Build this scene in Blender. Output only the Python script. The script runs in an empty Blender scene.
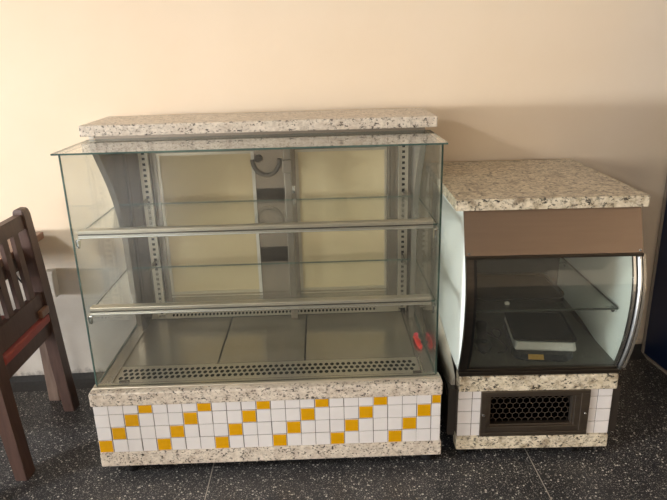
import bpy, bmesh, math, random
from mathutils import Vector, Matrix
random.seed(7)
S = bpy.context.scene
COL = S.collection
PI = math.pi

# ------------------------------------------------------------------ materials
def new_mat(name):
    m = bpy.data.materials.new(name); m.use_nodes = True
    nt = m.node_tree
    return m, nt, nt.nodes['Principled BSDF']

def lin(r, g, b):
    f = lambda c: (c/255/12.92) if c/255 <= 0.04045 else ((c/255+0.055)/1.055)**2.4
    return (f(r), f(g), f(b), 1)

def node(nt, t, **kw):
    n = nt.nodes.new(t)
    for k, v in kw.items(): setattr(n, k, v)
    return n

def coords(nt, scale=(1, 1, 1)):
    tc = node(nt, 'ShaderNodeTexCoord'); mp = node(nt, 'ShaderNodeMapping')
    mp.inputs['Scale'].default_value = scale
    nt.links.new(tc.outputs['Object'], mp.inputs['Vector'])
    return mp.outputs['Vector']

def noise(nt, vec, scale, detail=4, rough=0.55):
    n = node(nt, 'ShaderNodeTexNoise')
    n.inputs['Scale'].default_value = scale; n.inputs['Detail'].default_value = detail
    n.inputs['Roughness'].default_value = rough
    nt.links.new(vec, n.inputs['Vector'])
    return n.outputs['Fac']

def ramp(nt, fac, stops, interp='LINEAR'):
    r = node(nt, 'ShaderNodeValToRGB'); r.color_ramp.interpolation = interp
    els = r.color_ramp.elements
    while len(els) < len(stops): els.new(0.5)
    for e, (p, c) in zip(els, stops):
        e.position = p; e.color = c if len(c) == 4 else (*c, 1)
    nt.links.new(fac, r.inputs['Fac'])
    return r.outputs['Color']

def mixc(nt, fac, a, b, blend='MIX'):
    m = node(nt, 'ShaderNodeMix', data_type='RGBA', blend_type=blend)
    for sock, v in ((m.inputs['Factor'], fac), (m.inputs['A'], a), (m.inputs['B'], b)):
        pass
    ins = [i for i in m.inputs if i.type == 'RGBA']
    if isinstance(fac, (int, float)): m.inputs[0].default_value = fac
    else: nt.links.new(fac, m.inputs[0])
    for s, v in zip(ins, (a, b)):
        if isinstance(v, tuple): s.default_value = v
        else: nt.links.new(v, s)
    return [o for o in m.outputs if o.type == 'RGBA'][0]

def mth(nt, op, a, b=None, c=None, clamp=False):
    m = node(nt, 'ShaderNodeMath', operation=op); m.use_clamp = clamp
    for s, v in zip(m.inputs, (a, b, c)):
        if v is None: continue
        if isinstance(v, (int, float)): s.default_value = v
        else: nt.links.new(v, s)
    return m.outputs[0]

def bump(nt, bsdf, h, strength=0.2, dist=0.002):
    b = node(nt, 'ShaderNodeBump'); b.inputs['Strength'].default_value = strength
    b.inputs['Distance'].default_value = dist
    nt.links.new(h, b.inputs['Height']); nt.links.new(b.outputs['Normal'], bsdf.inputs['Normal'])

def simple(name, col, rough=0.5, metal=0.0, var=0.06, vscale=20, spec=0.5):
    m, nt, b = new_mat(name)
    v = coords(nt); n = noise(nt, v, vscale)
    lo = tuple(c*(1-var) for c in col[:3]) + (1,); hi = tuple(min(1, c*(1+var)) for c in col[:3]) + (1,)
    nt.links.new(ramp(nt, n, [(0.3, lo), (0.7, hi)]), b.inputs['Base Color'])
    b.inputs['Roughness'].default_value = rough; b.inputs['Metallic'].default_value = metal
    b.inputs['Specular IOR Level'].default_value = spec
    return m

def granite(name, base, light, blotch, dark, dark_cut=0.62, blotch_mix=0.5, spscale=150):
    m, nt, b = new_mat(name)
    v = coords(nt)
    c = ramp(nt, noise(nt, v, 45, 5, 0.65), [(0.35, base), (0.62, light)])
    c = mixc(nt, ramp(nt, noise(nt, v, 26, 6, 0.7), [(0.50, (0, 0, 0)), (0.66, (blotch_mix,)*3)]), c, blotch)
    v2 = coords(nt, (1, 1, 1.4))
    sp = ramp(nt, noise(nt, v2, spscale, 3, 0.6), [(dark_cut, (0, 0, 0)), (dark_cut+0.05, (1, 1, 1))])
    big = ramp(nt, noise(nt, v, 32, 4, 0.7), [(0.40, (0.15,)*3), (0.58, (1, 1, 1))])
    msk = mth(nt, 'MULTIPLY', sp, big)
    c = mixc(nt, msk, c, dark)
    nt.links.new(c, b.inputs['Base Color'])
    b.inputs['Roughness'].default_value = 0.32
    return m

M = {}
M['granite_pale'] = granite('pale_speckled_granite', lin(186, 172, 156), lin(216, 204, 188), lin(160, 140, 122), lin(46, 36, 32), 0.54, 0.5, 115)
M['granite_mottled'] = granite('mottled_cream_granite', lin(184, 170, 144), lin(220, 208, 186), lin(112, 92, 70), lin(30, 25, 22), 0.53, 0.8, 85)

def wall_material():
    m, nt, b = new_mat('cream_painted_plaster')
    v = coords(nt)
    cream = ramp(nt, noise(nt, v, 1.6, 5), [(0.3, lin(235, 214, 187)), (0.7, lin(240, 221, 197))])
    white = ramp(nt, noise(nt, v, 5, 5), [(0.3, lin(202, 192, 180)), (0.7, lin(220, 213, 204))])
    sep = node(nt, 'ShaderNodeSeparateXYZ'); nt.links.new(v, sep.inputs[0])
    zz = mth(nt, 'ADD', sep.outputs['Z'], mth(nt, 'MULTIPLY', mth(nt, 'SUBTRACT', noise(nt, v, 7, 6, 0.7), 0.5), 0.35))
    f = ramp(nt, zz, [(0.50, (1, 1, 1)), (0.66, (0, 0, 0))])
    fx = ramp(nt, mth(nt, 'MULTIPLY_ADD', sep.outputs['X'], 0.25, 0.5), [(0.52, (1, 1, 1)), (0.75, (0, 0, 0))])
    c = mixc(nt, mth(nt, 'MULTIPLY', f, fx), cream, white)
    # darker band with a ragged edge close to the floor
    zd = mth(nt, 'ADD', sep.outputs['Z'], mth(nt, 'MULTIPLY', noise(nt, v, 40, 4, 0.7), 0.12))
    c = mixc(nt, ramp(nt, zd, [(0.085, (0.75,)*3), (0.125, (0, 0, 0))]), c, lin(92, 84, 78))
    nt.links.new(c, b.inputs['Base Color']); b.inputs['Roughness'].default_value = 0.7
    bump(nt, b, noise(nt, v, 60, 4), 0.08, 0.002)
    return m
M['wall'] = wall_material()
M['plain_wall'] = simple('beige_painted_plaster', lin(222, 204, 180), 0.75, var=0.03, vscale=2)
M['ceiling'] = simple('white_ceiling_paint', lin(222, 216, 206), 0.8, var=0.02, vscale=2)

def floor_material():
    m, nt, b = new_mat('dark_terrazzo')
    v = coords(nt)
    vo = node(nt, 'ShaderNodeTexVoronoi'); vo.inputs['Scale'].default_value = 125; nt.links.new(v, vo.inputs['Vector'])
    sepc = node(nt, 'ShaderNodeSeparateColor'); nt.links.new(vo.outputs['Color'], sepc.inputs[0])
    pick = mth(nt, 'GREATER_THAN', sepc.outputs[0], 0.42)
    size = mth(nt, 'MULTIPLY', sepc.outputs[1], 0.48)
    ins = mth(nt, 'LESS_THAN', vo.outputs['Distance'], size)
    msk = mth(nt, 'MULTIPLY', pick, ins)
    base = ramp(nt, noise(nt, v, 3, 4), [(0.3, lin(42, 42, 45)), (0.7, lin(54, 53, 55))])
    chips = ramp(nt, sepc.outputs[2], [(0.0, lin(120, 116, 110)), (1.0, lin(215, 210, 200))])
    c = mixc(nt, msk, base, chips)
    vo2 = node(nt, 'ShaderNodeTexVoronoi'); vo2.inputs['Scale'].default_value = 240; nt.links.new(v, vo2.inputs['Vector'])
    sc2 = node(nt, 'ShaderNodeSeparateColor'); nt.links.new(vo2.outputs['Color'], sc2.inputs[0])
    m2 = mth(nt, 'MULTIPLY', mth(nt, 'GREATER_THAN', sc2.outputs[0], 0.42), mth(nt, 'LESS_THAN', vo2.outputs['Distance'], 0.33))
    c = mixc(nt, mth(nt, 'MULTIPLY', m2, 0.75), c, lin(170, 166, 160))
    sep = node(nt, 'ShaderNodeSeparateXYZ'); nt.links.new(v, sep.inputs[0])
    # pale dividing strips set in the terrazzo every 1.165 m
    fx = mth(nt, 'ABSOLUTE', mth(nt, 'SUBTRACT', mth(nt, 'FRACT', mth(nt, 'DIVIDE', mth(nt, 'ADD', sep.outputs['X'], 50-0.39+0.5825-0.074), 1.165)), 0.5))
    # x - .39 must be a whole multiple of 1.165
    fx = mth(nt, 'ABSOLUTE', mth(nt, 'SUBTRACT', mth(nt, 'FRACT', mth(nt, 'ADD', mth(nt, 'DIVIDE', mth(nt, 'SUBTRACT', sep.outputs['X'], 0.39), 1.165), 20.5)), 0.5))
    strip = mth(nt, 'LESS_THAN', fx, 0.0017)
    fy = mth(nt, 'ABSOLUTE', mth(nt, 'SUBTRACT', mth(nt, 'FRACT', mth(nt, 'ADD', mth(nt, 'DIVIDE', mth(nt, 'SUBTRACT', sep.outputs['Y'], -0.42), 1.165), 20.5)), 0.5))
    strip = mth(nt, 'MAXIMUM', strip, mth(nt, 'LESS_THAN', fy, 0.0017))
    c = mixc(nt, strip, c, lin(165, 158, 148))
    nt.links.new(c, b.inputs['Base Color'])
    r = ramp(nt, noise(nt, v, 9, 4), [(0.3, (0.30,)*3), (0.7, (0.42,)*3)])
    nt.links.new(r, b.inputs['Roughness'])
    return m
M['floor'] = floor_material()
M['skirting'] = simple('grey_terrazzo_skirting', lin(52, 50, 49), 0.5, var=0.25, vscale=90)

M['tile_white'] = simple('white_glazed_tile', lin(212, 206, 203), 0.18, var=0.03, vscale=14)
M['tile_yellow'] = simple('mustard_yellow_glazed_tile', lin(200, 146, 10), 0.18, var=0.06, vscale=30)
M['grout'] = simple('grey_grout', lin(100, 91, 84), 0.9, var=0.15, vscale=80)

def steel(name, col, rough, streak=(1, 60, 1), var=0.08, metal=1.0):
    m, nt, b = new_mat(name)
    v = coords(nt, streak); n = noise(nt, v, 5, 2, 0.5)
    lo = tuple(c*(1-var) for c in col[:3]) + (1,); hi = tuple(min(1, c*(1+var)) for c in col[:3]) + (1,)
    nt.links.new(ramp(nt, n, [(0.3, lo), (0.7, hi)]), b.inputs['Base Color'])
    b.inputs['Metallic'].default_value = metal
    b.inputs['Roughness'].default_value = rough
    return m
M['steel'] = steel('brushed_stainless_steel', lin(168, 160, 148), 0.25, (1, 1, 6), 0.025, 0.7)
M['steel_taupe'] = steel('dull_stainless_steel', lin(146, 136, 124), 0.45, (1, 6, 6), 0.05, 0.7)
M['grille_steel'] = steel('bronze_grille_steel', lin(118, 108, 98), 0.42, (1, 1, 8))
M['skirt_shade'] = simple('shaded_brown_sheet', lin(62, 55, 50), 0.5)  # dark colour stands for shade on the lower side plates
M['plate'] = simple('lit_grey_sheet', lin(206, 199, 186), 0.3, 0.0, 0.06)  # lightened so the left steel side plate reads as lit
M['tray_floor'] = simple('worn_grey_floor_sheet', lin(112, 110, 102), 0.4, var=0.12)
M['dark_glass_edge'] = simple('dark_grey_glass_edge', lin(58, 62, 56), 0.2)
M['steel_tray'] = steel('worn_stainless_tray', lin(176, 168, 152), 0.16, (1, 6, 1), 0.04, 0.65)
M['steel_mirror'] = steel('polished_stainless_steel', lin(178, 166, 152), 0.26, (1, 1, 1), 0.04, 0.6)
M['steel_band'] = steel('taupe_brushed_steel', lin(150, 132, 118), 0.34, (1, 1, 12), 0.03)
M['steel_dark'] = steel('dark_bronze_steel', lin(88, 82, 76), 0.32, (1, 1, 20))
M['chrome'] = steel('bright_chrome_trim', lin(226, 228, 228), 0.16, (1, 1, 1), 0.03)
M['chrome_soft'] = steel('satin_chrome_trim', lin(232, 234, 234), 0.32, (1, 1, 1), 0.02)
M['rail_steel'] = steel('satin_aluminium_profile', lin(200, 192, 176), 0.3, (1, 6, 6), 0.04, 0.7)
M['black_void'] = simple('black_inside', lin(14, 13, 12), 0.8)
M['dark_inside'] = simple('dark_grey_enamel', lin(44, 44, 41), 0.5, var=0.1)
M['white_enamel'] = simple('white_enamel_sheet', lin(232, 236, 230), 0.3, var=0.02, vscale=6)
M['door_panel'] = simple('yellowed_acrylic_panel', lin(216, 197, 158), 0.28, var=0.06, vscale=4)
M['white_trim'] = simple('white_plastic_trim', lin(222, 216, 206), 0.4, var=0.03)
M['matte_black'] = simple('matte_black_rubber', lin(22, 21, 21), 0.85, spec=0.2)
M['black_plastic'] = simple('black_plastic', lin(20, 20, 21), 0.4)
M['dark_grey_plastic'] = simple('dark_grey_plastic', lin(40, 42, 46), 0.35)
M['white_plastic'] = simple('off_white_plastic', lin(205, 204, 198), 0.45)
M['yellow_label'] = simple('ochre_sticker', lin(176, 140, 70), 0.6)
M['red_plastic'] = simple('red_plastic', lin(214, 52, 44), 0.35, var=0.12, vscale=60)
M['pink_plastic'] = simple('pink_red_plastic', lin(214, 70, 84), 0.35)
M['reflection_grey'] = simple('grey_reflection_tone', lin(118, 110, 102), 0.6)  # tone of the ring that imitates a reflection
M['paper'] = simple('white_paper', lin(220, 216, 206), 0.8)
M['navy'] = simple('navy_blue_laminate', lin(18, 34, 66), 0.35, var=0.05)
M['pale_trim'] = simple('pale_edge_trim', lin(150, 138, 126), 0.5)
M['red_vinyl'] = simple('red_vinyl', lin(150, 66, 58), 0.45, var=0.1, vscale=12)
M['outlet'] = simple('aged_white_plastic', lin(214, 206, 196), 0.5)

def wood(name, a, b_, rough=0.42):
    m, nt, b = new_mat(name)
    v = coords(nt, (9, 9, 1.2))
    n = noise(nt, v, 6, 6, 0.65)
    nt.links.new(ramp(nt, n, [(0.3, a), (0.7, b_)]), b.inputs['Base Color'])
    b.inputs['Roughness'].default_value = rough
    bump(nt, b, n, 0.1, 0.001)
    return m
M['wood_dark'] = wood('dark_mahogany_stain', lin(68, 48, 42), lin(91, 67, 58))
M['wood_brown'] = wood('brown_varnished_wood', lin(112, 78, 60), lin(142, 104, 82), 0.3)
M['wood_grey'] = wood('worn_brown_wood', lin(108, 88, 78), lin(134, 114, 102))

def glass(name, tint):
    m = bpy.data.materials.new(name); m.use_nodes = True
    nt = m.node_tree; nt.nodes.clear()
    out = node(nt, 'ShaderNodeOutputMaterial'); mix = node(nt, 'ShaderNodeMixShader')
    tr = node(nt, 'ShaderNodeBsdfTransparent'); gl = node(nt, 'ShaderNodeBsdfGlossy')
    fr = node(nt, 'ShaderNodeFresnel'); # same reflection whichever side of the sheet is met (no total reflection inside thin glass)
    geo = node(nt, 'ShaderNodeNewGeometry')
    nt.links.new(mth(nt, 'MULTIPLY_ADD', geo.outputs['Backfacing'], 1/1.5-1.5, 1.5), fr.inputs['IOR'])
    tr.inputs['Color'].default_value = (*tint, 1); gl.inputs['Roughness'].default_value = 0.015
    gl.inputs['Color'].default_value = (1, 1, 1, 1)
    # a thin film of dust and smears
    df = node(nt, 'ShaderNodeBsdfDiffuse'); df.inputs['Color'].default_value = lin(200, 195, 182)
    mix2 = node(nt, 'ShaderNodeMixShader')
    v = coords(nt)
    nt.links.new(ramp(nt, noise(nt, v, 5, 4), [(0.3, (0.008,)*3), (0.75, (0.03,)*3)]), mix2.inputs['Fac'])
    nt.links.new(tr.outputs[0], mix2.inputs[1]); nt.links.new(df.outputs[0], mix2.inputs[2])
    nt.links.new(fr.outputs[0], mix.inputs['Fac'])
    nt.links.new(mix2.outputs[0], mix.inputs[1]); nt.links.new(gl.outputs[0], mix.inputs[2])
    nt.links.new(mix.outputs[0], out.inputs['Surface'])
    return m
M['glass'] = glass('clear_greenish_glass', (0.975, 0.988, 0.978))
M['glass_door'] = glass('smoky_curved_glass', (0.90, 0.92, 0.90))
m, nt, b = new_mat('green_glass_edge')
b.inputs['Base Color'].default_value = lin(58, 92, 86); b.inputs['Roughness'].default_value = 0.12
nt.links.new(ramp(nt, noise(nt, coords(nt), 8), [(0.3, lin(52, 74, 70)), (0.7, lin(84, 106, 98))]), b.inputs['Base Color'])
M['glass_edge'] = m

# ------------------------------------------------------------------ mesh helpers
class MB:
    def __init__(s): s.bm = bmesh.new()
    def box(s, x0, x1, y0, y1, z0, z1, mi=0, bev=0.0):
        r = bmesh.ops.create_cube(s.bm, size=1.0)
        vs = r['verts']
        for v in vs:
            v.co = Vector(((x0+x1)/2+v.co.x*(x1-x0), (y0+y1)/2+v.co.y*(y1-y0), (z0+z1)/2+v.co.z*(z1-z0)))
        fs = list({f for v in vs for f in v.link_faces})
        for f in fs: f.material_index = mi
        if bev > 0:
            es = list({e for v in vs for e in v.link_edges})
            bmesh.ops.bevel(s.bm, geom=es, offset=bev, segments=2, affect='EDGES', profile=0.6)
        return s
    def prism(s, poly, axis, a0, a1, mi=0):
        """poly: 2D points in the other two axes (in axis order); extruded a0..a1 along axis"""
        def P(q, a):
            if axis == 'x': return (a, q[0], q[1])
            if axis == 'y': return (q[0], a, q[1])
            return (q[0], q[1], a)
        A = [s.bm.verts.new(P(q, a0)) for q in poly]; B = [s.bm.verts.new(P(q, a1)) for q in poly]
        n = len(poly); fs = []
        fs.append(s.bm.faces.new(A)); fs.append(s.bm.faces.new(B[::-1]))
        for i in range(n): fs.append(s.bm.faces.new((A[i], B[i], B[(i+1) % n], A[(i+1) % n])))
        for f in fs: f.material_index = mi
        return s
    def tube(s, pts, r, n=10, mi=0, closed=False):
        pts = [Vector(p) for p in pts]; rings = []
        rs = r if isinstance(r, (list, tuple)) else [r]*len(pts)
        up0 = None
        for i, p in enumerate(pts):
            if closed: t = (pts[(i+1) % len(pts)]-pts[i-1]).normalized()
            else: t = (pts[min(i+1, len(pts)-1)]-pts[max(i-1, 0)]).normalized()
            up = up0 or (Vector((0, 0, 1)) if abs(t.z) < 0.9 else Vector((1, 0, 0)))
            a = t.cross(up).normalized(); b = a.cross(t).normalized(); up0 = b
            rings.append([s.bm.verts.new(p+(a*math.cos(2*PI*k/n)+b*math.sin(2*PI*k/n))*rs[i]) for k in range(n)])
        m = len(rings); rng = m if closed else m-1
        for i in range(rng):
            A, B = rings[i], rings[(i+1) % m]
            for k in range(n):
                f = s.bm.faces.new((A[k], A[(k+1) % n], B[(k+1) % n], B[k])); f.material_index = mi; f.smooth = True
        if not closed:
            s.bm.faces.new(rings[0][::-1]).material_index = mi; s.bm.faces.new(rings[-1]).material_index = mi
        return s
    def loft(s, secs, mi=0, smooth=False, caps=True):
        """secs: list of closed loops (lists of 3D points, equal length)"""
        R = [[s.bm.verts.new(p) for p in q] for q in secs]
        n = len(R[0])
        for A, B in zip(R, R[1:]):
            for k in range(n):
                f = s.bm.faces.new((A[k], A[(k+1) % n], B[(k+1) % n], B[k])); f.material_index = mi; f.smooth = smooth
        if caps:
            s.bm.faces.new(R[0][::-1]).material_index = mi; s.bm.faces.new(R[-1]).material_index = mi
        return s
    def lathe(s, prof, cx, cy, n=24, mi=0):
        secs = [[(cx+r*math.cos(2*PI*k/n), cy+r*math.sin(2*PI*k/n), z) for k in range(n)] for r, z in prof]
        return s.loft(secs, mi, True)
    def build(s, name, mats, parent=None, recalc=True):
        if recalc: bmesh.ops.recalc_face_normals(s.bm, faces=s.bm.faces[:])
        me = bpy.data.meshes.new(name); s.bm.to_mesh(me); s.bm.free()
        for mm in (mats if isinstance(mats, (list, tuple)) else [mats]): me.materials.append(M[mm])
        o = bpy.data.objects.new(name, me); COL.objects.link(o)
        if parent: o.parent = parent
        return o

def thing(name, label, cat, loc=(0, 0, 0), rz=0.0, group=None):
    o = bpy.data.objects.new(name, None); COL.objects.link(o)
    o.empty_display_size = 0.1
    o.location = loc; o.rotation_euler = (0, 0, rz); o['label'] = label; o['category'] = cat
    if group: o['group'] = group
    return o
def tag(o, label, cat, group=None):
    o['label'] = label; o['category'] = cat
    if group: o['group'] = group
    return o
def struct(o): o['kind'] = 'structure'; return o
def pane(name, x0, x1, y0, y1, z0, z1, thin, parent, mat='glass'):
    """glass slab: the two big faces clear, the rim green"""
    b = MB(); b.box(x0, x1, y0, y1, z0, z1)
    ax = 'xyz'.index(thin)
    for f in b.bm.faces: f.material_index = 0 if abs(f.normal[ax]) > 0.9 else 1
    return b.build(name, [mat, 'glass_edge'], parent)

def perforated(b, x0, x1, y0, y1, z, rows, pitch, hw, hd, margin, stagger=True, axis='z', mi=0):
    """sheet with real oval holes. axis z: sheet in xy at z. axis y: sheet in xz at y=z"""
    def P(u, v): return (u, v, z) if axis == 'z' else (u, z, v)
    bm = b.bm
    def quad(a, c, d, e): 
        f = bm.faces.new([bm.verts.new(P(*q)) for q in (a, c, d, e)]); f.material_index = mi
    my = margin[1]; mx = margin[0]
    quad((x0, y0), (x1, y0), (x1, y0+my), (x0, y0+my)); quad((x0, y1-my), (x1, y1-my), (x1, y1), (x0, y1))
    rh = (y1-y0-2*my)/rows
    for r in range(rows):
        v0 = y0+my+r*rh; v1 = v0+rh
        off = pitch*0.5 if (stagger and r % 2) else 0.0
        n = int((x1-x0-2*mx-(pitch*0.5 if stagger else 0))/pitch)
        xs = x0+mx+off
        quad((x0, v0), (xs, v0), (xs, v1), (x0, v1)); quad((xs+n*pitch, v0), (x1, v0), (x1, v1), (xs+n*pitch, v1))
        for k in range(n):
            u0 = xs+k*pitch; u1 = u0+pitch; uc = (u0+u1)/2; vc = (v0+v1)/2
            outer = [(u0, v0), (uc, v0), (u1, v0), (u1, vc), (u1, v1), (uc, v1), (u0, v1), (u0, vc)]
            inner = [(uc+hw*math.cos(a), vc+hd*math.sin(a)) for a in [PI*1.25, PI*1.5, PI*1.75, 0, PI*.25, PI*.5, PI*.75, PI]]
            O = [bm.verts.new(P(*q)) for q in outer]; I = [bm.verts.new(P(*q)) for q in inner]
            for j in range(8):
                f = bm.faces.new((O[j], O[(j+1) % 8], I[(j+1) % 8], I[j])); f.material_index = mi

def interp(tab, t):
    if t <= tab[0][0]: return tab[0][1]
    for (a, va), (b, vb) in zip(tab, tab[1:]):
        if t <= b:
            k = (t-a)/(b-a); return va+(vb-va)*k
    return tab[-1][1]
def smooth_curve(pts, n=6):
    """Catmull-Rom through 2D points"""
    out = []
    P = [pts[0]]+list(pts)+[pts[-1]]
    for i in range(1, len(P)-2):
        p0, p1, p2, p3 = P[i-1], P[i], P[i+1], P[i+2]
        for k in range(n):
            t = k/n
            out.append(tuple(0.5*((2*p1[j])+(-p0[j]+p2[j])*t+(2*p0[j]-5*p1[j]+4*p2[j]-p3[j])*t*t+(-p0[j]+3*p1[j]-3*p2[j]+p3[j])*t**3) for j in range(2)))
    out.append(tuple(pts[-1]))
    return out

# ------------------------------------------------------------------ the room
WALL_A = math.atan(0.0365)
def wall_y(x): return 0.703+0.0365*x
RX0, RX1, RY0, RZ1 = -20.0, 4.4, -9.0, 2.9
b = MB(); b.prism([(RX0-.2, RY0-.2), (RX1+.2, RY0-.2), (RX1+.2, 1.2), (RX0-.2, 1.2)], 'z', -0.12, 0.0)
struct(b.build('floor', 'floor'))
b = MB(); b.prism([(RX0-.2, RY0-.2), (RX1+.2, RY0-.2), (RX1+.2, 1.2), (RX0-.2, 1.2)], 'z', RZ1, RZ1+.1)
struct(b.build('ceiling', 'ceiling'))
b = MB(); b.box(RX0-.2, RX1+.2, 0, .15, 0, RZ1)
o = struct(b.build('wall_back', 'wall')); o.location = (0, wall_y(0), 0); o.rotation_euler = (0, 0, WALL_A)
# cove skirting of dark terrazzo
prof = [(-0.075, 0.0), (-0.06, 0.004), (-0.04, 0.010), (-0.02, 0.020), (-0.008, 0.034), (0.0, 0.042), (0.002, 0.042), (0.002, 0.0)]
b = MB(); b.loft([[(x, wall_y(x)+q[0], q[1]) for q in prof] for x in (RX0, RX1)])
struct(b.build('baseboard_back', 'skirting'))
# left wall with a wide window opening, front wall with the open shop front, right wall
WIN = (-7.4, -3.4, 0.55, 2.15)      # y0 y1 z0 z1
b = MB()
b.box(RX0-.15, RX0, RY0, WIN[0], 0, RZ1); b.box(RX0-.15, RX0, WIN[1], wall_y(RX0), 0, RZ1)
b.box(RX0-.15, RX0, WIN[0], WIN[1], 0, WIN[2]); b.box(RX0-.15, RX0, WIN[0], WIN[1], WIN[3], RZ1)
struct(b.build('wall_left', 'plain_wall'))
DOOR = (-6.2, -1.8, 1.05, 2.3)
b = MB()
b.box(RX0, DOOR[0], RY0-.15, RY0, 0, RZ1); b.box(DOOR[1], RX1, RY0-.15, RY0, 0, RZ1); b.box(DOOR[0], DOOR[1], RY0-.15, RY0, DOOR[3], RZ1); b.box(DOOR[0], DOOR[1], RY0-.15, RY0, 0, DOOR[2])
struct(b.build('wall_front', 'plain_wall'))
b = MB(); b.box(RX1, RX1+.15, RY0, wall_y(RX1), 0, RZ1); struct(b.build('wall_right', 'plain_wall'))
b = MB()
for (y0, y1, z0, z1) in ((WIN[0], WIN[1], WIN[2], WIN[2]+.05), (WIN[0], WIN[1], WIN[3]-.05, WIN[3]), (WIN[0], WIN[0]+.05, WIN[2]+.05, WIN[3]-.05), (WIN[1]-.05, WIN[1], WIN[2]+.05, WIN[3]-.05)):
    b.box(RX0-.12, RX0-.04, y0, y1, z0, z1)
struct(b.build('window_1', 'white_trim'))

# ------------------------------------------------------------------ long glass display case
case = thing('display_case', 'long two-shelf glass display case on a white and yellow tiled base', 'display case')
W = 1.218
X0, X1 = 0.0, 1.218
# plinth, tile panel, ledge
MB().box(0.0, 1.223, -0.006, 0.05, 0.041, 0.0971, bev=0.004).build('plinth', 'granite_pale', case)
tp = MB(); tp.box(0.0, W, 0.0035, 0.045, 0.0971, 0.2862, 2)
TP = 0.0515; g = 0.0021
for c in range(24):
    for r in range(4):
        xa = c*TP+g/2; xb = min((c+1)*TP-g/2, W); za = 0.0975+r*TP; zb = min(za+TP-g, 0.286)
        j = lambda: random.uniform(-.0006, .0006)
        tp.box(xa+j(), xb+j(), j()*.8, 0.004, za+j(), zb, 1 if c % 4 == r else 0, bev=0.0012)
tp.build('tile_panel', ['tile_white', 'tile_yellow', 'grout'], case)
MB().box(-0.0066, 1.2218, -0.005, 0.05, 0.2862, 0.3384, bev=0.006).build('ledge', 'granite_pale', case)
MB().box(0.004, 1.214, 0.046, 0.655, 0.06, 0.315).build('base_body', 'steel_dark', case)
for fx, fy in ((0.094, 0.045), (1.185, 0.045), (0.094, 0.6), (1.185, 0.6)):
    MB().lathe([(0.026, 0.0), (0.028, 0.006), (0.020, 0.014), (0.016, 0.018), (0.016, 0.062)], fx, fy).build('foot', 'matte_black', case)
# floor of the well: trays, channels, perforated grilles
FZ = 0.345
MB().box(0.006, 1.212, 0.045, 0.655, 0.315, 0.322).build('drip_pan', 'black_void', case)
MB().box(0.0, 1.216, 0.020, 0.052, 0.3384, 0.3455, bev=0.002).build('front_sill', 'rail_steel', case)
for xa, xb in ((0.062, 0.411), (0.417, 0.735), (0.741, 1.152)):
    MB().box(xa, xb, 0.172, 0.592, 0.335, FZ, bev=0.0015).build('floor_tray', 'steel_tray', case)
fp = MB(); perforated(fp, 0.058, 1.165, 0.053, 0.170, FZ+.0005, 3, 0.0205, 0.0074, 0.0110, (0.012, 0.018))
fp.build('front_grille', 'rail_steel', case, False)
rp = MB(); perforated(rp, 0.062, 1.150, 0.0, 0.062, 0.0, 3, 0.0160, 0.0052, 0.0066, (0.085, 0.008))
rg = rp.build('rear_grille', 'rail_steel', case, False); rg.location = (0, 0.594, FZ+.0005); rg.rotation_euler = (math.radians(42), 0, 0)
MB().prism([(0.598, FZ-.006), (0.644, FZ+.034), (0.644, FZ-.006)], 'x', 0.062, 1.150).build('grille_backing', 'black_void', case)
for sx in (1, -1):
    xa, xb = (0.004, 0.060) if sx > 0 else (1.156, 1.212)
    cb = MB(); cb.box(xa, xb, 0.052, 0.655, 0.330, FZ-.002)
    inner = xb if sx > 0 else xa
    cb.box(inner-.002, inner+.002, 0.052, 0.655, 0.330, FZ+.006)
    cb.build('side_channel', 'steel', case)
MB().box(0.085, 0.12, 0.048, 0.060, 0.3455, 0.352, bev=0.001).build('sill_clip', 'steel_dark', case)
MB().box(1.125, 1.155, 0.048, 0.060, 0.3455, 0.351, bev=0.001).build('sill_clip', 'steel_dark', case)
# curved stainless side panels
edge = smooth_curve([(0.275, 1.152), (0.325, 1.085), (0.385, 1.005), (0.43, 0.93), (0.465, 0.851), (0.487, 0.77), (0.494, 0.69), (0.497, 0.60), (0.502, 0.53), (0.519, 0.45), (0.53, 0.335)], 12)
poly = edge+[(0.655, 0.335), (0.655, 1.152)]
for name, xa, xb, lip in (('side_panel', 0.0155, 0.0235, 1), ('side_panel', 1.1915, 1.1995, -1)):
    b = MB(); b.prism(poly, 'x', xa, xb)
    inn = xb if lip > 0 else xa                      # folded lip along the curved edge
    L = [[(inn-lip*.003, y-.0015, z), (inn+lip*0.014, y-.0015, z), (inn+lip*0.014, y+.003, z), (inn-lip*.003, y+.003, z)] for y, z in edge]
    b.loft(L)
    b.build(name, 'steel', case)
# rear frame: jambs, head, sill, back doors
yb = 0.615
b = MB()
b.box(0.0235, 0.150, yb+.012, 0.655, 0.335, 1.152); b.box(1.092, 1.1915, yb+.012, 0.655, 0.335, 1.152)
b.box(0.150, 1.092, yb+.03, 0.655, 0.335, 0.425); b.box(0.150, 1.092, yb+.012, 0.655, 1.062, 1.152)
b.box(0.15, 1.092, yb+.010, yb+.018, 0.425, 0.433); b.box(0.15, 1.092, yb+.002, yb+.010, 0.440, 0.446)
for xa in (0.028, 0.066, 0.128, 1.096, 1.108, 1.132): b.box(xa, xa+.006, yb, yb+.012, 0.335, 1.152)
b.build('rear_frame', 'steel', case)
def sliding_door(xa, xb, y):
    d = MB().box(xa+.012, xb-.008, y, y+.006, 0.455, 1.055).build('sliding_door', 'door_panel', case)
    t = MB(); t.box(xa, xa+.012, y-.004, y+.010, 0.432, 1.062); t.box(xb-.010, xb, y-.004, y+.010, 0.432, 1.062)
    t.box(xa+.012, xb-.01, y-.004, y+.010, 0.432, 0.457); t.box(xa+.012, xb-.01, y-.004, y+.010, 1.052, 1.062)
    t.build('door_frame', 'rail_steel', d)
    return d
d1 = sliding_door(0.152, 0.548, yb+.014)
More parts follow.
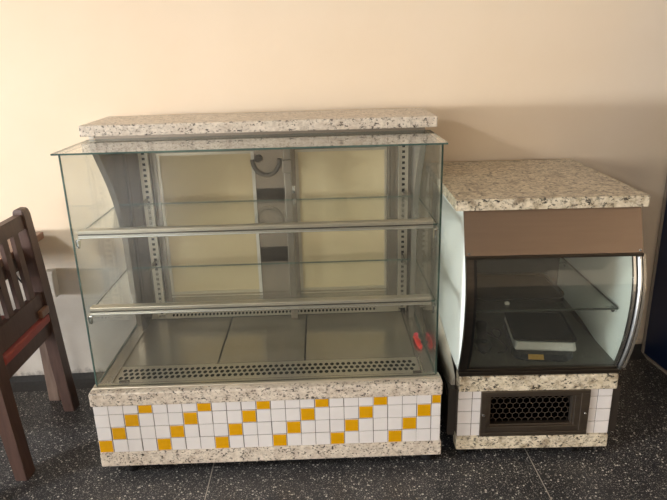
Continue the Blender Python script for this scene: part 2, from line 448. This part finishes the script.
MB().box(0.536, 0.549, yb+.006, yb+.0098, 0.434, 1.060).build('edge_strip', 'white_trim', d1)
sliding_door(0.716, 1.092, yb+.014)
b = MB(); b.box(0.549, 0.716, yb+.012, yb+.02, 0.425, 1.062)
b.build('center_panel', 'steel_mirror', case)
# slotted shelf standards
def standard(xa, xb, y, name='shelf_standard'):
    b = MB()
    b.box(xa-.004, xa, y-.002, y+.014, 0.346, 1.15); b.box(xb, xb+.004, y-.002, y+.014, 0.346, 1.15)
    bm = b.bm; z = 0.36; p = 0.0225; hw = 0.006; hh = 0.0052
    cx = (xa+xb)/2
    def q(x0, x1, z0, z1): bm.faces.new([bm.verts.new(v) for v in ((x0, y, z0), (x1, y, z0), (x1, y, z1), (x0, y, z1))])
    while z+p < 1.15:
        q(xa, cx-hw, z, z+p); q(cx+hw, xb, z, z+p); q(cx-hw, cx+hw, z, z+p/2-hh); q(cx-hw, cx+hw, z+p/2+hh, z+p)
        z += p
    o = b.build(name, 'rail_steel', case, False)
    MB().box(xa, xb, y+.006, y+.010, 0.346, 1.15).build('standard_backing', 'black_void', o)
standard(0.092, 0.122, 0.597); standard(1.142, 1.172, 0.597)
# centre post with its latch
b = MB(); b.box(0.672, 0.702, 0.548, 0.572, 0.346, 1.14, bev=0.003)
o = b.build('center_post', 'steel', case)
MB().box(0.668, 0.704, 0.538, 0.548, 0.985, 1.035, bev=0.003).build('post_bracket', 'steel_taupe', o)
MB().box(0.704, 0.714, 0.545, 0.56, 0.90, 0.93, bev=0.002).build('post_bracket', 'chrome', o)
# ring, hub and dark plates imitating room reflections in the centre panel
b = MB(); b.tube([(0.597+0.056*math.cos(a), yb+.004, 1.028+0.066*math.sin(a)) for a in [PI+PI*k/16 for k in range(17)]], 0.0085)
b.build('reflection_ring', 'reflection_grey', case)
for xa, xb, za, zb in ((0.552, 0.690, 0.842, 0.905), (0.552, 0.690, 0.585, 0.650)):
    MB().box(xa, xb, yb+.007, yb+.012, za, zb, bev=.001).build('reflection_plate', 'steel_dark', case)
MB().tube([(0.566, yb+.012, 1.031), (0.566, yb-.002, 1.031)], 0.016, 16).build('reflection_hub', 'steel_dark', case)
# cornice below the cap
b = MB(); b.box(0.016, 1.200, 0.352, 0.655, 1.1575, 1.1732); b.box(0.016, 1.200, 0.347, 0.352, 1.1632, 1.1665); b.box(0.024, 1.191, 0.36, 0.655, 1.128, 1.156)
b.build('header', 'steel_taupe', case)
MB().box(-0.006, 0.015, 0.347, 0.375, 1.1630, 1.1728, bev=0.003).build('end_cap', 'white_trim', case)
MB().box(-0.0302, 1.2417, 0.3342, 0.6584, 1.1732, 1.2124, bev=0.003).build('countertop', 'granite_pale', case)
# glass
pane('front_glass', 0.0146, 1.2005, 0.032, 0.0385, 0.3455, 1.1565, 'y', case)
pane('side_glass', 0.0080, 0.0144, 0.0385, 0.655, 0.3455, 1.1565, 'x', case)
pane('side_glass', 1.2007, 1.2071, 0.0385, 0.655, 0.3455, 1.1565, 'x', case)
pane('top_glass', -0.0095, 1.2185, 0.026, 0.345, 1.1570, 1.1625, 'z', case)
def shelf(z, yback):
    s = pane('glass_shelf', 0.020, 1.1985, 0.062, yback, z, z+.007, 'z', case)
    r = MB()
    r.box(0.022, 1.184, 0.0505, 0.080, z-.0065, z-.0005, 1, bev=.0015); r.box(0.022, 1.184, 0.0505, 0.0615, z-.0005, z+.0035, 1, bev=.001); r.box(0.022, 1.184, 0.0565, 0.0615, z+.0035, z+.0075, 2); r.box(0.022, 1.184, 0.053, 0.0615, z+.0075, z+.020, bev=.002); r.box(0.022, 1.184, 0.062, 0.084, z+.0075, z+.020, bev=.002)
    r.build('shelf_rail', ['rail_steel', 'chrome_soft', 'steel_dark'], s)  # brighter lower lip imitates the highlight along the rail's bottom edge
    for xa, xb in ((0.0150, 0.030), (1.186, 1.2003)):
        c = MB(); c.box(xa, xb, 0.048, 0.085, z-.012, z-.0075, bev=.001)
        c.prism([(0.046, z-.010), (0.072, z-.010), (0.066, z-.034), (0.056, z-.040), (0.046, z-.030)], 'x', xa+.001, xa+.008)
        c.build('shelf_clip', 'chrome', s)
    for xa in (0.100, 1.150):
        MB().prism([(yback-.03, z-.001), (0.597, z-.001), (0.597, z-.028), (yback-.03, z-.008)], 'x', xa, xa+.008).build('shelf_bracket', 'steel', s)
shelf(0.886, 0.475); shelf(0.614, 0.500)

# small red plastic piece lying in the right channel
t = thing('red_clip', 'small red plastic peg lying in the right corner of the long glass case', 'clip', (1.178, 0.285, FZ-.002), 0.06)
b = MB(); secs = []
for y, w, h in ((-.055, .005, .007), (-.045, .010, .013), (-.02, .012, .018), (0, .013, .02), (.02, .011, .018), (.04, .012, .016), (.052, .006, .008)):
    secs.append([(w*math.cos(a)*(.9 if k % 2 else 1), y, h*.55+h*.5*math.sin(a)) for k, a in enumerate([2*PI*i/10 for i in range(10)])])
b.loft(secs, 0, True); b.build('clip_body', 'red_plastic', t)
MB().tube([(.0, .02, .02), (.005, .032, .024), (.005, .046, .02), (.0, .056, .012)], .005, 8).build('clip_jaw', 'pink_plastic', t)
MB().tube([(.008, -.02, .014), (.015, -.02, .014)], .005, 10).build('clip_pivot', 'black_plastic', t)

# ------------------------------------------------------------------ small cabinet with curved door
cab = thing('display_cabinet', 'short display cabinet with curved glass door and thick granite top on the right', 'cabinet', (1.2862, 0.0328, 0), -0.0245)
bul = smooth_curve([(0.335, 0.020), (0.42, -0.016), (0.50, -0.040), (0.60, -0.054), (0.70, -0.049), (0.79, -0.020), (0.86, 0.006), (0.937, 0.034)], 6)
bul = [(z, y) for z, y in bul]
def fy(z): return interp(bul, z)
# base: plinth, tiles, ledge, body
MB().box(-0.003, 0.550, -0.010, 0.05, 0.038, 0.0903, bev=0.004).build('plinth', 'granite_mottled', cab)
def tiles(xa, cols):
    t = MB(); t.box(xa, xa+cols[-1][1], 0.0035, 0.04, 0.0903, 0.2756, 2)
    for c0, c1 in cols:
        for r in range(4):
            za = 0.0905+r*TP; zb = min(za+TP-g, 0.2755)
            t.box(xa+c0+g/2, xa+c1-g/2, random.uniform(-.0004, .0004), 0.004, za, zb, 0, bev=0.0012)
    return t.build('tile_panel', ['tile_white', 'tile_yellow', 'grout'], cab)
tiles(0.0, [(0, 0.051), (0.051, 0.083)]); tiles(0.470, [(0, 0.030), (0.030, 0.0815)])
MB().box(0.0006, 0.5625, -0.006, 0.055, 0.2756, 0.335, bev=0.005).build('ledge', 'granite_mottled', cab)
b = MB(); b.box(0.004, 0.548, 0.35, 0.66, 0.06, 0.335); b.box(0.004, 0.07, 0.04, 0.35, 0.06, 0.335); b.box(0.482, 0.548, 0.04, 0.35, 0.06, 0.335); b.box(0.07, 0.482, 0.05, 0.35, 0.285, 0.335); b.box(0.07, 0.482, 0.03, 0.35, 0.06, 0.088)
b.build('base_body', 'steel_dark', cab)
for fx, fyy in ((0.03, 0.04), (0.44, 0.04), (0.03, 0.6), (0.44, 0.6)):
    MB().lathe([(0.022, 0.0), (0.024, 0.006), (0.018, 0.012), (0.014, 0.016), (0.014, 0.062)], fx, fyy).build('foot', 'matte_black', cab)
lower = smooth_curve([(0.0, 0.235), (0.015, 0.245), (0.06, 0.295), (0.10, 0.321), (0.17, 0.347), (0.27, 0.363), (0.37, 0.378), (0.52, 0.386), (0.69, 0.388)], 5)
for xa, xb, mt in ((-0.0165, -0.001, 'plate'), (0.5645, 0.579, 'steel_dark')):
    sg, xr = (-1, -0.001) if xa < 0 else (1, 0.565)          # bulges outwards towards its foot
    MB().loft([[(xr, y, z), (xr+sg*.002, y, z), (xr+sg*.030, y, max(min(z-.07, .268), .09)), (xr, y, max(min(z-.07, .268), .09))] for y, z in lower if z > .29], 0, True).build('side_plate', mt, cab)
    MB().box(min(xr, xr+sg*.028), max(xr, xr+sg*.028), 0.030, 0.69, 0.075, 0.267).build('side_skirt_shade', 'skirt_shade', cab)  # shaded lower part of the plate, built as a dark box
for xa, xb in ((0.0, 0.010), (0.566, 0.576)):
    pts = [(y+.006, z) for z, y in bul if z >= 0.336]
    MB().prism(pts+[(0.69, 0.937), (0.69, 0.336)], 'x', xa, xb).build('side_panel', 'white_enamel', cab)
MB().box(0.010, 0.566, 0.655, 0.69, 0.336, 0.937).build('back_panel', 'dark_inside', cab)
MB().box(0.010, 0.566, 0.02, 0.655, 0.337, 0.356).build('interior_floor', 'tray_floor', cab)
MB().box(0.010, 0.566, 0.045, 0.655, 0.80, 0.936).build('top_box', 'dark_inside', cab)
# steel band above the door follows the curve
zs = [0.792, 0.82, 0.86, 0.90, 0.9365]
b = MB(); b.loft([[(-0.002, fy(z)-.004, z), (0.578, fy(z)-.004, z), (0.578, fy(z)+.008, z), (-0.002, fy(z)+.008, z)] for z in zs])
band = b.build('top_band', 'steel_band', cab)
for xx in (0.010, 0.568):
    MB().tube([(xx, fy(0.80)-.002, 0.80), (xx, fy(0.80)-.008, 0.80)], 0.004, 10).build('screw', 'chrome', band)
MB().box(-0.0324, 0.5924, 0.0077, 0.6953, 0.937, 0.975, bev=0.003).build('countertop', 'granite_mottled', cab)
# curved door
zs = [0.355+(0.79-0.355)*i/18 for i in range(19)]
def curved(xa, xb, d0, d1, z0=0.355, z1=0.79, n=18):
    b = MB(); zz = [z0+(z1-z0)*i/n for i in range(n+1)]
    b.loft([[(xa, fy(z)+d0, z), (xb, fy(z)+d0, z), (xb, fy(z)+d1, z), (xa, fy(z)+d1, z)] for z in zz])
    for f in b.bm.faces: f.smooth = False
    return b
gl = curved(0.026, 0.558, -0.001, 0.004).build('curved_door', 'glass_door', cab)
curved(-0.001, 0.024, -0.010, 0.010).build('door_stile', 'steel_dark', gl)
curved(0.024, 0.034, -0.004, 0.008).build('door_gasket', 'black_plastic', gl)
b = MB(); zz = [0.345+(0.792-0.345)*i/20 for i in range(21)]
b.loft([[(0.5665+0.008*math.cos(PI+PI*k/10), fy(z)+0.006-0.017*math.sin(PI*k/10), z) for k in range(11)] for z in zz], 0, True)
b.build('door_stile', 'chrome_soft', gl)
curved(0.5745, 0.583, -0.010, 0.012).build('door_stile', 'steel', gl)
curved(0.545, 0.553, -0.004, 0.008).build('door_gasket', 'chrome', gl)
curved(0.553, 0.560, -0.002, 0.008).build('door_gasket', 'black_plastic', gl)
b = MB(); b.box(0.0, 0.577, fy(.78)-.010, fy(.78)+.012, 0.783, 0.7925, bev=.002); b.build('door_rail', 'steel_dark', gl)
b = MB(); b.box(0.0, 0.562, fy(.35)-.014, fy(.35)+.02, 0.336, 0.352, bev=.002); b.box(0.01, 0.555, fy(.36)-.006, fy(.36)+.012, 0.352, 0.362, bev=.002); b.build('door_rail', 'steel_dark', gl)
# shelf
sh = pane('glass_shelf', 0.036, 0.560, 0.058, 0.62, 0.554, 0.562, 'z', cab, 'glass_door')
sh.data.materials[1] = M['dark_glass_edge']
for yy in (0.085, 0.56):
    for xx, d in ((0.5655, -1), (0.0105, 1)):
        c = MB(); c.tube([(xx, yy, 0.545), (xx+d*.014, yy, 0.545)], 0.011, 14); c.box(min(xx, xx+d*.035), max(xx, xx+d*.035), yy-.008, yy+.008, 0.5500, 0.5538)
        c.build('shelf_pin', 'chrome', sh)
# ventilation grille with honeycomb mesh
gf = MB()
def frame(b, x0, x1, z0, z1, w, y0, y1, bev=0.002):
    b.box(x0, x1, y0, y1, z1-w[0], z1, bev=bev); b.box(x0, x1, y0, y1, z0, z0+w[1], bev=bev)
    b.box(x0, x0+w[2], y0, y1, z0+w[1], z1-w[0], bev=bev); b.box(x1-w[3], x1, y0, y1, z0+w[1], z1-w[0], bev=bev)
frame(gf, 0.082, 0.470, 0.0905, 0.2750, (0.014, 0.016, 0.020, 0.030), -0.008, 0.008)
frame(gf, 0.102, 0.442, 0.106, 0.262, (0.012, 0.022, 0.014, 0.022), -0.003, 0.020)
frame(gf, 0.114, 0.422, 0.126, 0.251, (0.005, 0.008, 0.006, 0.010), 0.004, 0.026)
grille = gf.build('vent_grille', 'grille_steel', cab)
hm = MB(); ph = 0.0238; R0 = ph/math.sqrt(3); rows = 7
for r in range(rows):
    for c in range(14):
        cx = 0.112+c*ph+(ph/2 if r % 2 else 0); cz = 0.134+r*R0*1.5
        if cx < 0.118 or cx > 0.416 or cz > 0.250: continue
        for k in range(6):
            a0, a1 = PI/6+k*PI/3, PI/6+(k+1)*PI/3
            ro, ri = R0*1.0, R0*0.86
            q = [(cx+ro*math.cos(a0), cz+ro*math.sin(a0)), (cx+ro*math.cos(a1), cz+ro*math.sin(a1)), (cx+ri*math.cos(a1), cz+ri*math.sin(a1)), (cx+ri*math.cos(a0), cz+ri*math.sin(a0))]
            hm.prism(q, 'y', 0.026, 0.029)
hm.build('honeycomb_mesh', 'grille_steel', grille)
for xx in (0.092, 0.458):
    MB().tube([(xx, -0.006, 0.180), (xx, -0.011, 0.180)], 0.004, 10).build('screw', 'chrome', grille)

# ---- things inside the cabinet (placed through the cabinet's own frame, but free-standing)
CM = Matrix.Translation((1.2862, 0.0328, 0)) @ Matrix.Rotation(-0.0245, 4, 'Z')
def cw(x, y, z): return tuple(CM @ Vector((x, y, z)))
sc = thing('weighing_scale', 'white counter weighing scale with black platter on the floor of the small cabinet', 'scale', cw(0.345, 0.215, 0.356), -0.0245-0.12)
sc.scale = (0.93, 0.96, 0.92)
b = MB()
def rrect(x0, x1, y0, y1, r, z, n=4):
    out = []
    for cx, cy, a in ((x1-r, y0+r, -PI/2), (x1-r, y1-r, 0), (x0+r, y1-r, PI/2), (x0+r, y0+r, PI)):
        for k in range(n+1): out.append((cx+r*math.cos(a+PI/2*k/n), cy+r*math.sin(a+PI/2*k/n), z))
    return out
b.loft([rrect(-.125, .105, -.165, .14, .05, 0.0), rrect(-.130, .110, -.170, .145, .05, .008), rrect(-.125, .105, -.155, .14, .05, .026)])
b.build('scale_base', 'dark_grey_plastic', sc)
b = MB(); b.loft([rrect(-.115, .118, -.125, .15, .012, .026), rrect(-.118, .121, -.128, .155, .014, .032), rrect(-.112, .116, -.118, .15, .014, .058)])
b.build('scale_body', 'white_plastic', sc)
b = MB(); b.loft([rrect(-.118, .120, -.110, .155, .012, .058), rrect(-.122, .124, -.114, .160, .014, .064), rrect(-.122, .124, -.114, .160, .014, .068), rrect(-.112, .114, -.104, .150, .012, .0685), rrect(-.110, .112, -.102, .148, .012, .064)])
b.build('platter', 'black_plastic', sc)
b = MB(); b.prism([(-.158+.0, .006)], 'x', 0, 0) if False else b.prism([(-.1705, .010), (-.1725, .011), (-.1585, .0265), (-.1565, .0255)], 'x', -.070, -.012); b.build('rating_label', 'yellow_label', sc)
hs = thing('handset', 'black rounded handset lying left of the weighing scale in the small cabinet', 'handset', cw(0.135, 0.24, 0.356), -0.0245-0.18)
b = MB(); secs = []
for y, w, h in ((-.115, .010, .012), (-.105, .026, .030), (-.08, .034, .040), (-.05, .030, .036), (-.01, .022, .030), (.06, .020, .028), (.10, .026, .034), (.125, .024, .030), (.135, .010, .014)):
    secs.append([(w*math.cos(2*PI*k/14), y, h/2+h/2*math.sin(2*PI*k/14)) for k in range(14)])
b.loft(secs, 0, True); b.build('handset_body', 'black_plastic', hs)
b = MB(); b.lathe([(.016, .036), (.017, .040), (.012, .043), (.002, .044)], 0.0, -.080); b.build('handset_cap', 'dark_grey_plastic', hs)
cb = MB(); pts = [(0.150, 0.36), (0.172, 0.285), (0.20, 0.25), (0.222, 0.30), (0.205, 0.33), (0.186, 0.29), (0.205, 0.22), (0.212, 0.17), (0.195, 0.135), (0.168, 0.128)]
cp = smooth_curve(pts, 6); cb.tube([cw(x, y, 0.3595) for x, y in cp], 0.0028, 8)
tag(cb.build('power_cable', 'black_plastic'), 'thin black cable curled between handset and weighing scale', 'cable')
b = MB(); b.loft([rrect(-.175, .165, -.13, .13, .05, 0.0), rrect(-.18, .17, -.135, .135, .055, .006), rrect(-.18, .17, -.135, .135, .055, .010), rrect(-.165, .155, -.12, .12, .045, .010), rrect(-.163, .153, -.118, .118, .045, .004)])
o = b.build('serving_tray', 'matte_black'); o.location = cw(0.245, 0.27, 0.5622); o.rotation_euler = (0, 0, -0.0245)
tag(o, 'flat black tray with rounded corners on the glass shelf of the small cabinet', 'tray')
b = MB(); b.loft([[(.009*math.cos(a)*f, .007*math.sin(a)*f, z) for a in [2*PI*k/7+z*40 for k in range(7)]] for z, f in ((0, .9), (.004, 1.15), (.008, .8), (.011, .4))])
o = b.build('paper_scrap', 'paper'); o.location = cw(0.184, 0.108, 0.5622)
tag(o, 'tiny crumpled white paper scrap at the front of the cabinet glass shelf', 'paper scrap')

# ------------------------------------------------------------------ chair
ch = thing('dining_chair', 'dark brown slatted wooden chair with red seat at the left edge', 'chair', (-0.320, 0.25, 0))
def post(name, y0, y1, mat='wood_dark'):
    b = MB()
    P = [(0.030, 0.0), (0.012, 0.22), (0.0, 0.43), (-0.012, 0.62), (-0.030, 0.865), (-0.031, 0.88), (-0.032, 0.889), (-0.0325, 0.892)]
    Wd = [.0235, .0235, .0235, .0235, .0225, .020, .013, .004]
    b.loft([[(x-w, y0+(.0235-w)*.7, z), (x+w, y0+(.0235-w)*.7, z), (x+w, y1-(.0235-w)*.7, z), (x-w, y1-(.0235-w)*.7, z)] for (x, z), w in zip(P, Wd)])
    bmesh.ops.bevel(b.bm, geom=[e for e in b.bm.edges if abs((e.verts[0].co-e.verts[1].co).normalized().z) > 0.9], offset=0.004, segments=2, affect='EDGES')
    return b.build(name, mat, ch)
post('back_post', 0.182, 0.242); post('back_post', -0.264, -0.200)
def px(z): return interp([(0, .03), (.22, .012), (.43, 0), (.62, -.012), (.865, -.03), (.9, -.033)], z)
def rail(name, z0, z1, t=0.012, y0=-0.2, y1=0.185, mat='wood_dark', dx=0):
    b = MB(); b.loft([[(px(z)-t+dx, y0, z), (px(z)+t+dx, y0, z), (px(z)+t+dx, y1, z), (px(z)-t+dx, y1, z)] for z in (z0, (z0+z1)/2, z1)])
    return b.build(name, mat, ch)
rail('top_rail', 0.815, 0.872, 0.014); rail('lower_rail', 0.464, 0.552)
MB().box(-0.005, 0.024, 0.118, 0.186, 0.462, 0.494, bev=.006).build('corner_block', 'wood_brown', ch)
for yc in (0.116, 0.031, -0.054, -0.139):
    b = MB(); b.loft([[(px(z)-.008, yc-.019, z), (px(z)+.008, yc-.019, z), (px(z)+.008, yc+.019, z), (px(z)-.008, yc+.019, z)] for z in (0.548, 0.68, 0.82)])
    b.build('back_slat', 'wood_dark', ch)
b = MB(); b.box(-0.40, 0.022, -0.195, 0.185, 0.422, 0.458, bev=0.010); b.build('seat', 'red_vinyl', ch)
b = MB(); b.box(-0.012, 0.012, -0.20, 0.195, 0.362, 0.422); b.box(-0.40, -0.012, 0.18, 0.205, 0.362, 0.422); b.box(-0.40, -0.012, -0.215, -0.19, 0.362, 0.422); b.box(-0.41, -0.385, -0.19, 0.18, 0.362, 0.422)
b.build('seat_apron', 'wood_dark', ch)
for y0 in (0.19, -0.235):
    b = MB(); b.box(-0.43, -0.386, y0, y0+.045, 0, 0.43, bev=.004); b.build('front_leg', 'wood_dark', ch)

# ------------------------------------------------------------------ table behind the chair
tb = thing('dining_table', 'brown wooden table corner behind the slatted chair by the wall', 'table', (-0.82, 0.33, 0))
MB().box(-0.45, 0.452, -0.52, 0.325, 0.712, 0.742, bev=0.004).build('tabletop', 'wood_brown', tb)
b = MB(); b.box(-0.40, 0.40, 0.225, 0.243, 0.635, 0.712); b.box(-0.40, 0.40, -0.488, -0.470, 0.635, 0.712); b.box(0.40, 0.418, -0.470, 0.225, 0.635, 0.712); b.box(-0.418, -0.40, -0.470, 0.225, 0.635, 0.712)
b.build('table_apron', 'wood_dark', tb)
for x in (-0.435, 0.408):
    for y in (-0.50, 0.190):
        MB().box(x, x+.048, y, y+.048, 0, 0.712, bev=.004).build('leg', 'wood_grey', tb)

# ------------------------------------------------------------------ outlet with its cable
ox = -0.375; oy = wall_y(ox)
ot = thing('power_outlet', 'white surface mounted socket box on the wall beside the slatted chair', 'outlet', (ox, oy, 0.50), WALL_A)
MB().box(-0.020, 0.016, -0.040, 0.0, -0.062, 0.062, bev=.004).build('socket_box', 'outlet', ot)
MB().box(-0.058, -0.020, -0.030, -0.004, -0.018, 0.016, bev=.004).build('plug', 'outlet', ot)
MB().box(-0.016, 0.012, -0.043, -0.0395, -0.05, 0.05, bev=.0015).build('face_plate', 'white_trim', ot)
cb = MB(); yw = lambda x: wall_y(x)-.006
cp = smooth_curve([(-0.434, .497), (-0.50, .50), (-0.54, .56), (-0.575, .535), (-0.62, .55), (-0.70, .60), (-0.80, .56)], 6)
cb.tube([(x, yw(x)-.008, z) for x, z in cp], .004, 8)
tag(cb.build('wall_cable', 'black_plastic'), 'black cable hanging on the wall behind the slatted chair', 'cable')

# ------------------------------------------------------------------ navy cabinet at the right edge
nv = thing('blue_cabinet', 'tall navy blue cabinet side with pale edge trim at the right edge', 'cabinet', (2.350, 0.762, 0), 0.09)
MB().box(0.004, 0.50, -0.70, -0.004, 0.012, 1.75, bev=.003).build('cabinet_body', 'navy', nv)
b = MB(); b.box(-0.003, 0.010, -0.012, 0.002, 0.0, 1.755); b.box(-0.002, 0.012, -0.70, -0.012, 0.0, 0.011); b.box(-0.002, 0.012, -0.70, -0.012, 1.749, 1.757)
b.build('edge_trim', 'pale_trim', nv)
MB().box(0.03, 0.48, -0.67, -0.03, 0.0, 0.012).build('cabinet_foot', 'black_plastic', nv)

# ------------------------------------------------------------------ camera
cam = bpy.data.cameras.new('camera'); co = bpy.data.objects.new('camera', cam); COL.objects.link(co)
r = Vector((0.9993899, -0.0246433, -0.0247475)); d = Vector((-0.0311828, -0.3105202, -0.9500552)); f = Vector((0.0157279, 0.9502473, -0.3110992))
mat = Matrix(((r.x, -d.x, -f.x, 0.82189), (r.y, -d.y, -f.y, -1.87855), (r.z, -d.z, -f.z, 1.44706), (0, 0, 0, 1)))
co.matrix_world = mat
cam.sensor_width = 36; cam.sensor_fit = 'HORIZONTAL'; cam.lens = 613.1686/667*36; cam.clip_start = 0.05
S.camera = co

# ------------------------------------------------------------------ light
def area(name, loc, direction, sx, sy, power, col):
    l = bpy.data.lights.new(name, 'AREA'); l.shape = 'RECTANGLE'; l.size = sx; l.size_y = sy; l.energy = power; l.color = col
    o = bpy.data.objects.new(name, l); COL.objects.link(o); o.location = loc
    o.rotation_euler = Vector(direction).to_track_quat('-Z', 'Y').to_euler()
    return o
area('window_daylight', (RX0-.02, (WIN[0]+WIN[1])/2, (WIN[2]+WIN[3])/2), (1, 0, 0), 3.8, 1.5, 4000, (0.94, 0.975, 1.0))
area('shopfront_daylight', (-4.0, RY0-.02, 1.67), (0.25, 1, 0), 4.2, 1.15, 140, (1.0, 0.97, 0.93))
area('left_floor_fill', (-2.6, -1.8, RZ1-.06), (0, 0, -1), 0.6, 0.6, 95, (0.92, 0.97, 1.0))  # unseen fill added to brighten the floor and wall at left
w = bpy.data.worlds.new('daylight'); S.world = w; w.use_nodes = True
w.node_tree.nodes['Background'].inputs['Color'].default_value = (0.85, 0.92, 1.0, 1)
w.node_tree.nodes['Background'].inputs['Strength'].default_value = 1.0

S.view_settings.view_transform = 'Standard'; S.view_settings.look = 'None'
S.view_settings.gamma = 1; S.view_settings.use_curve_mapping = False
S.view_settings.exposure = 0.47
S.cycles.transparent_max_bounces = 32
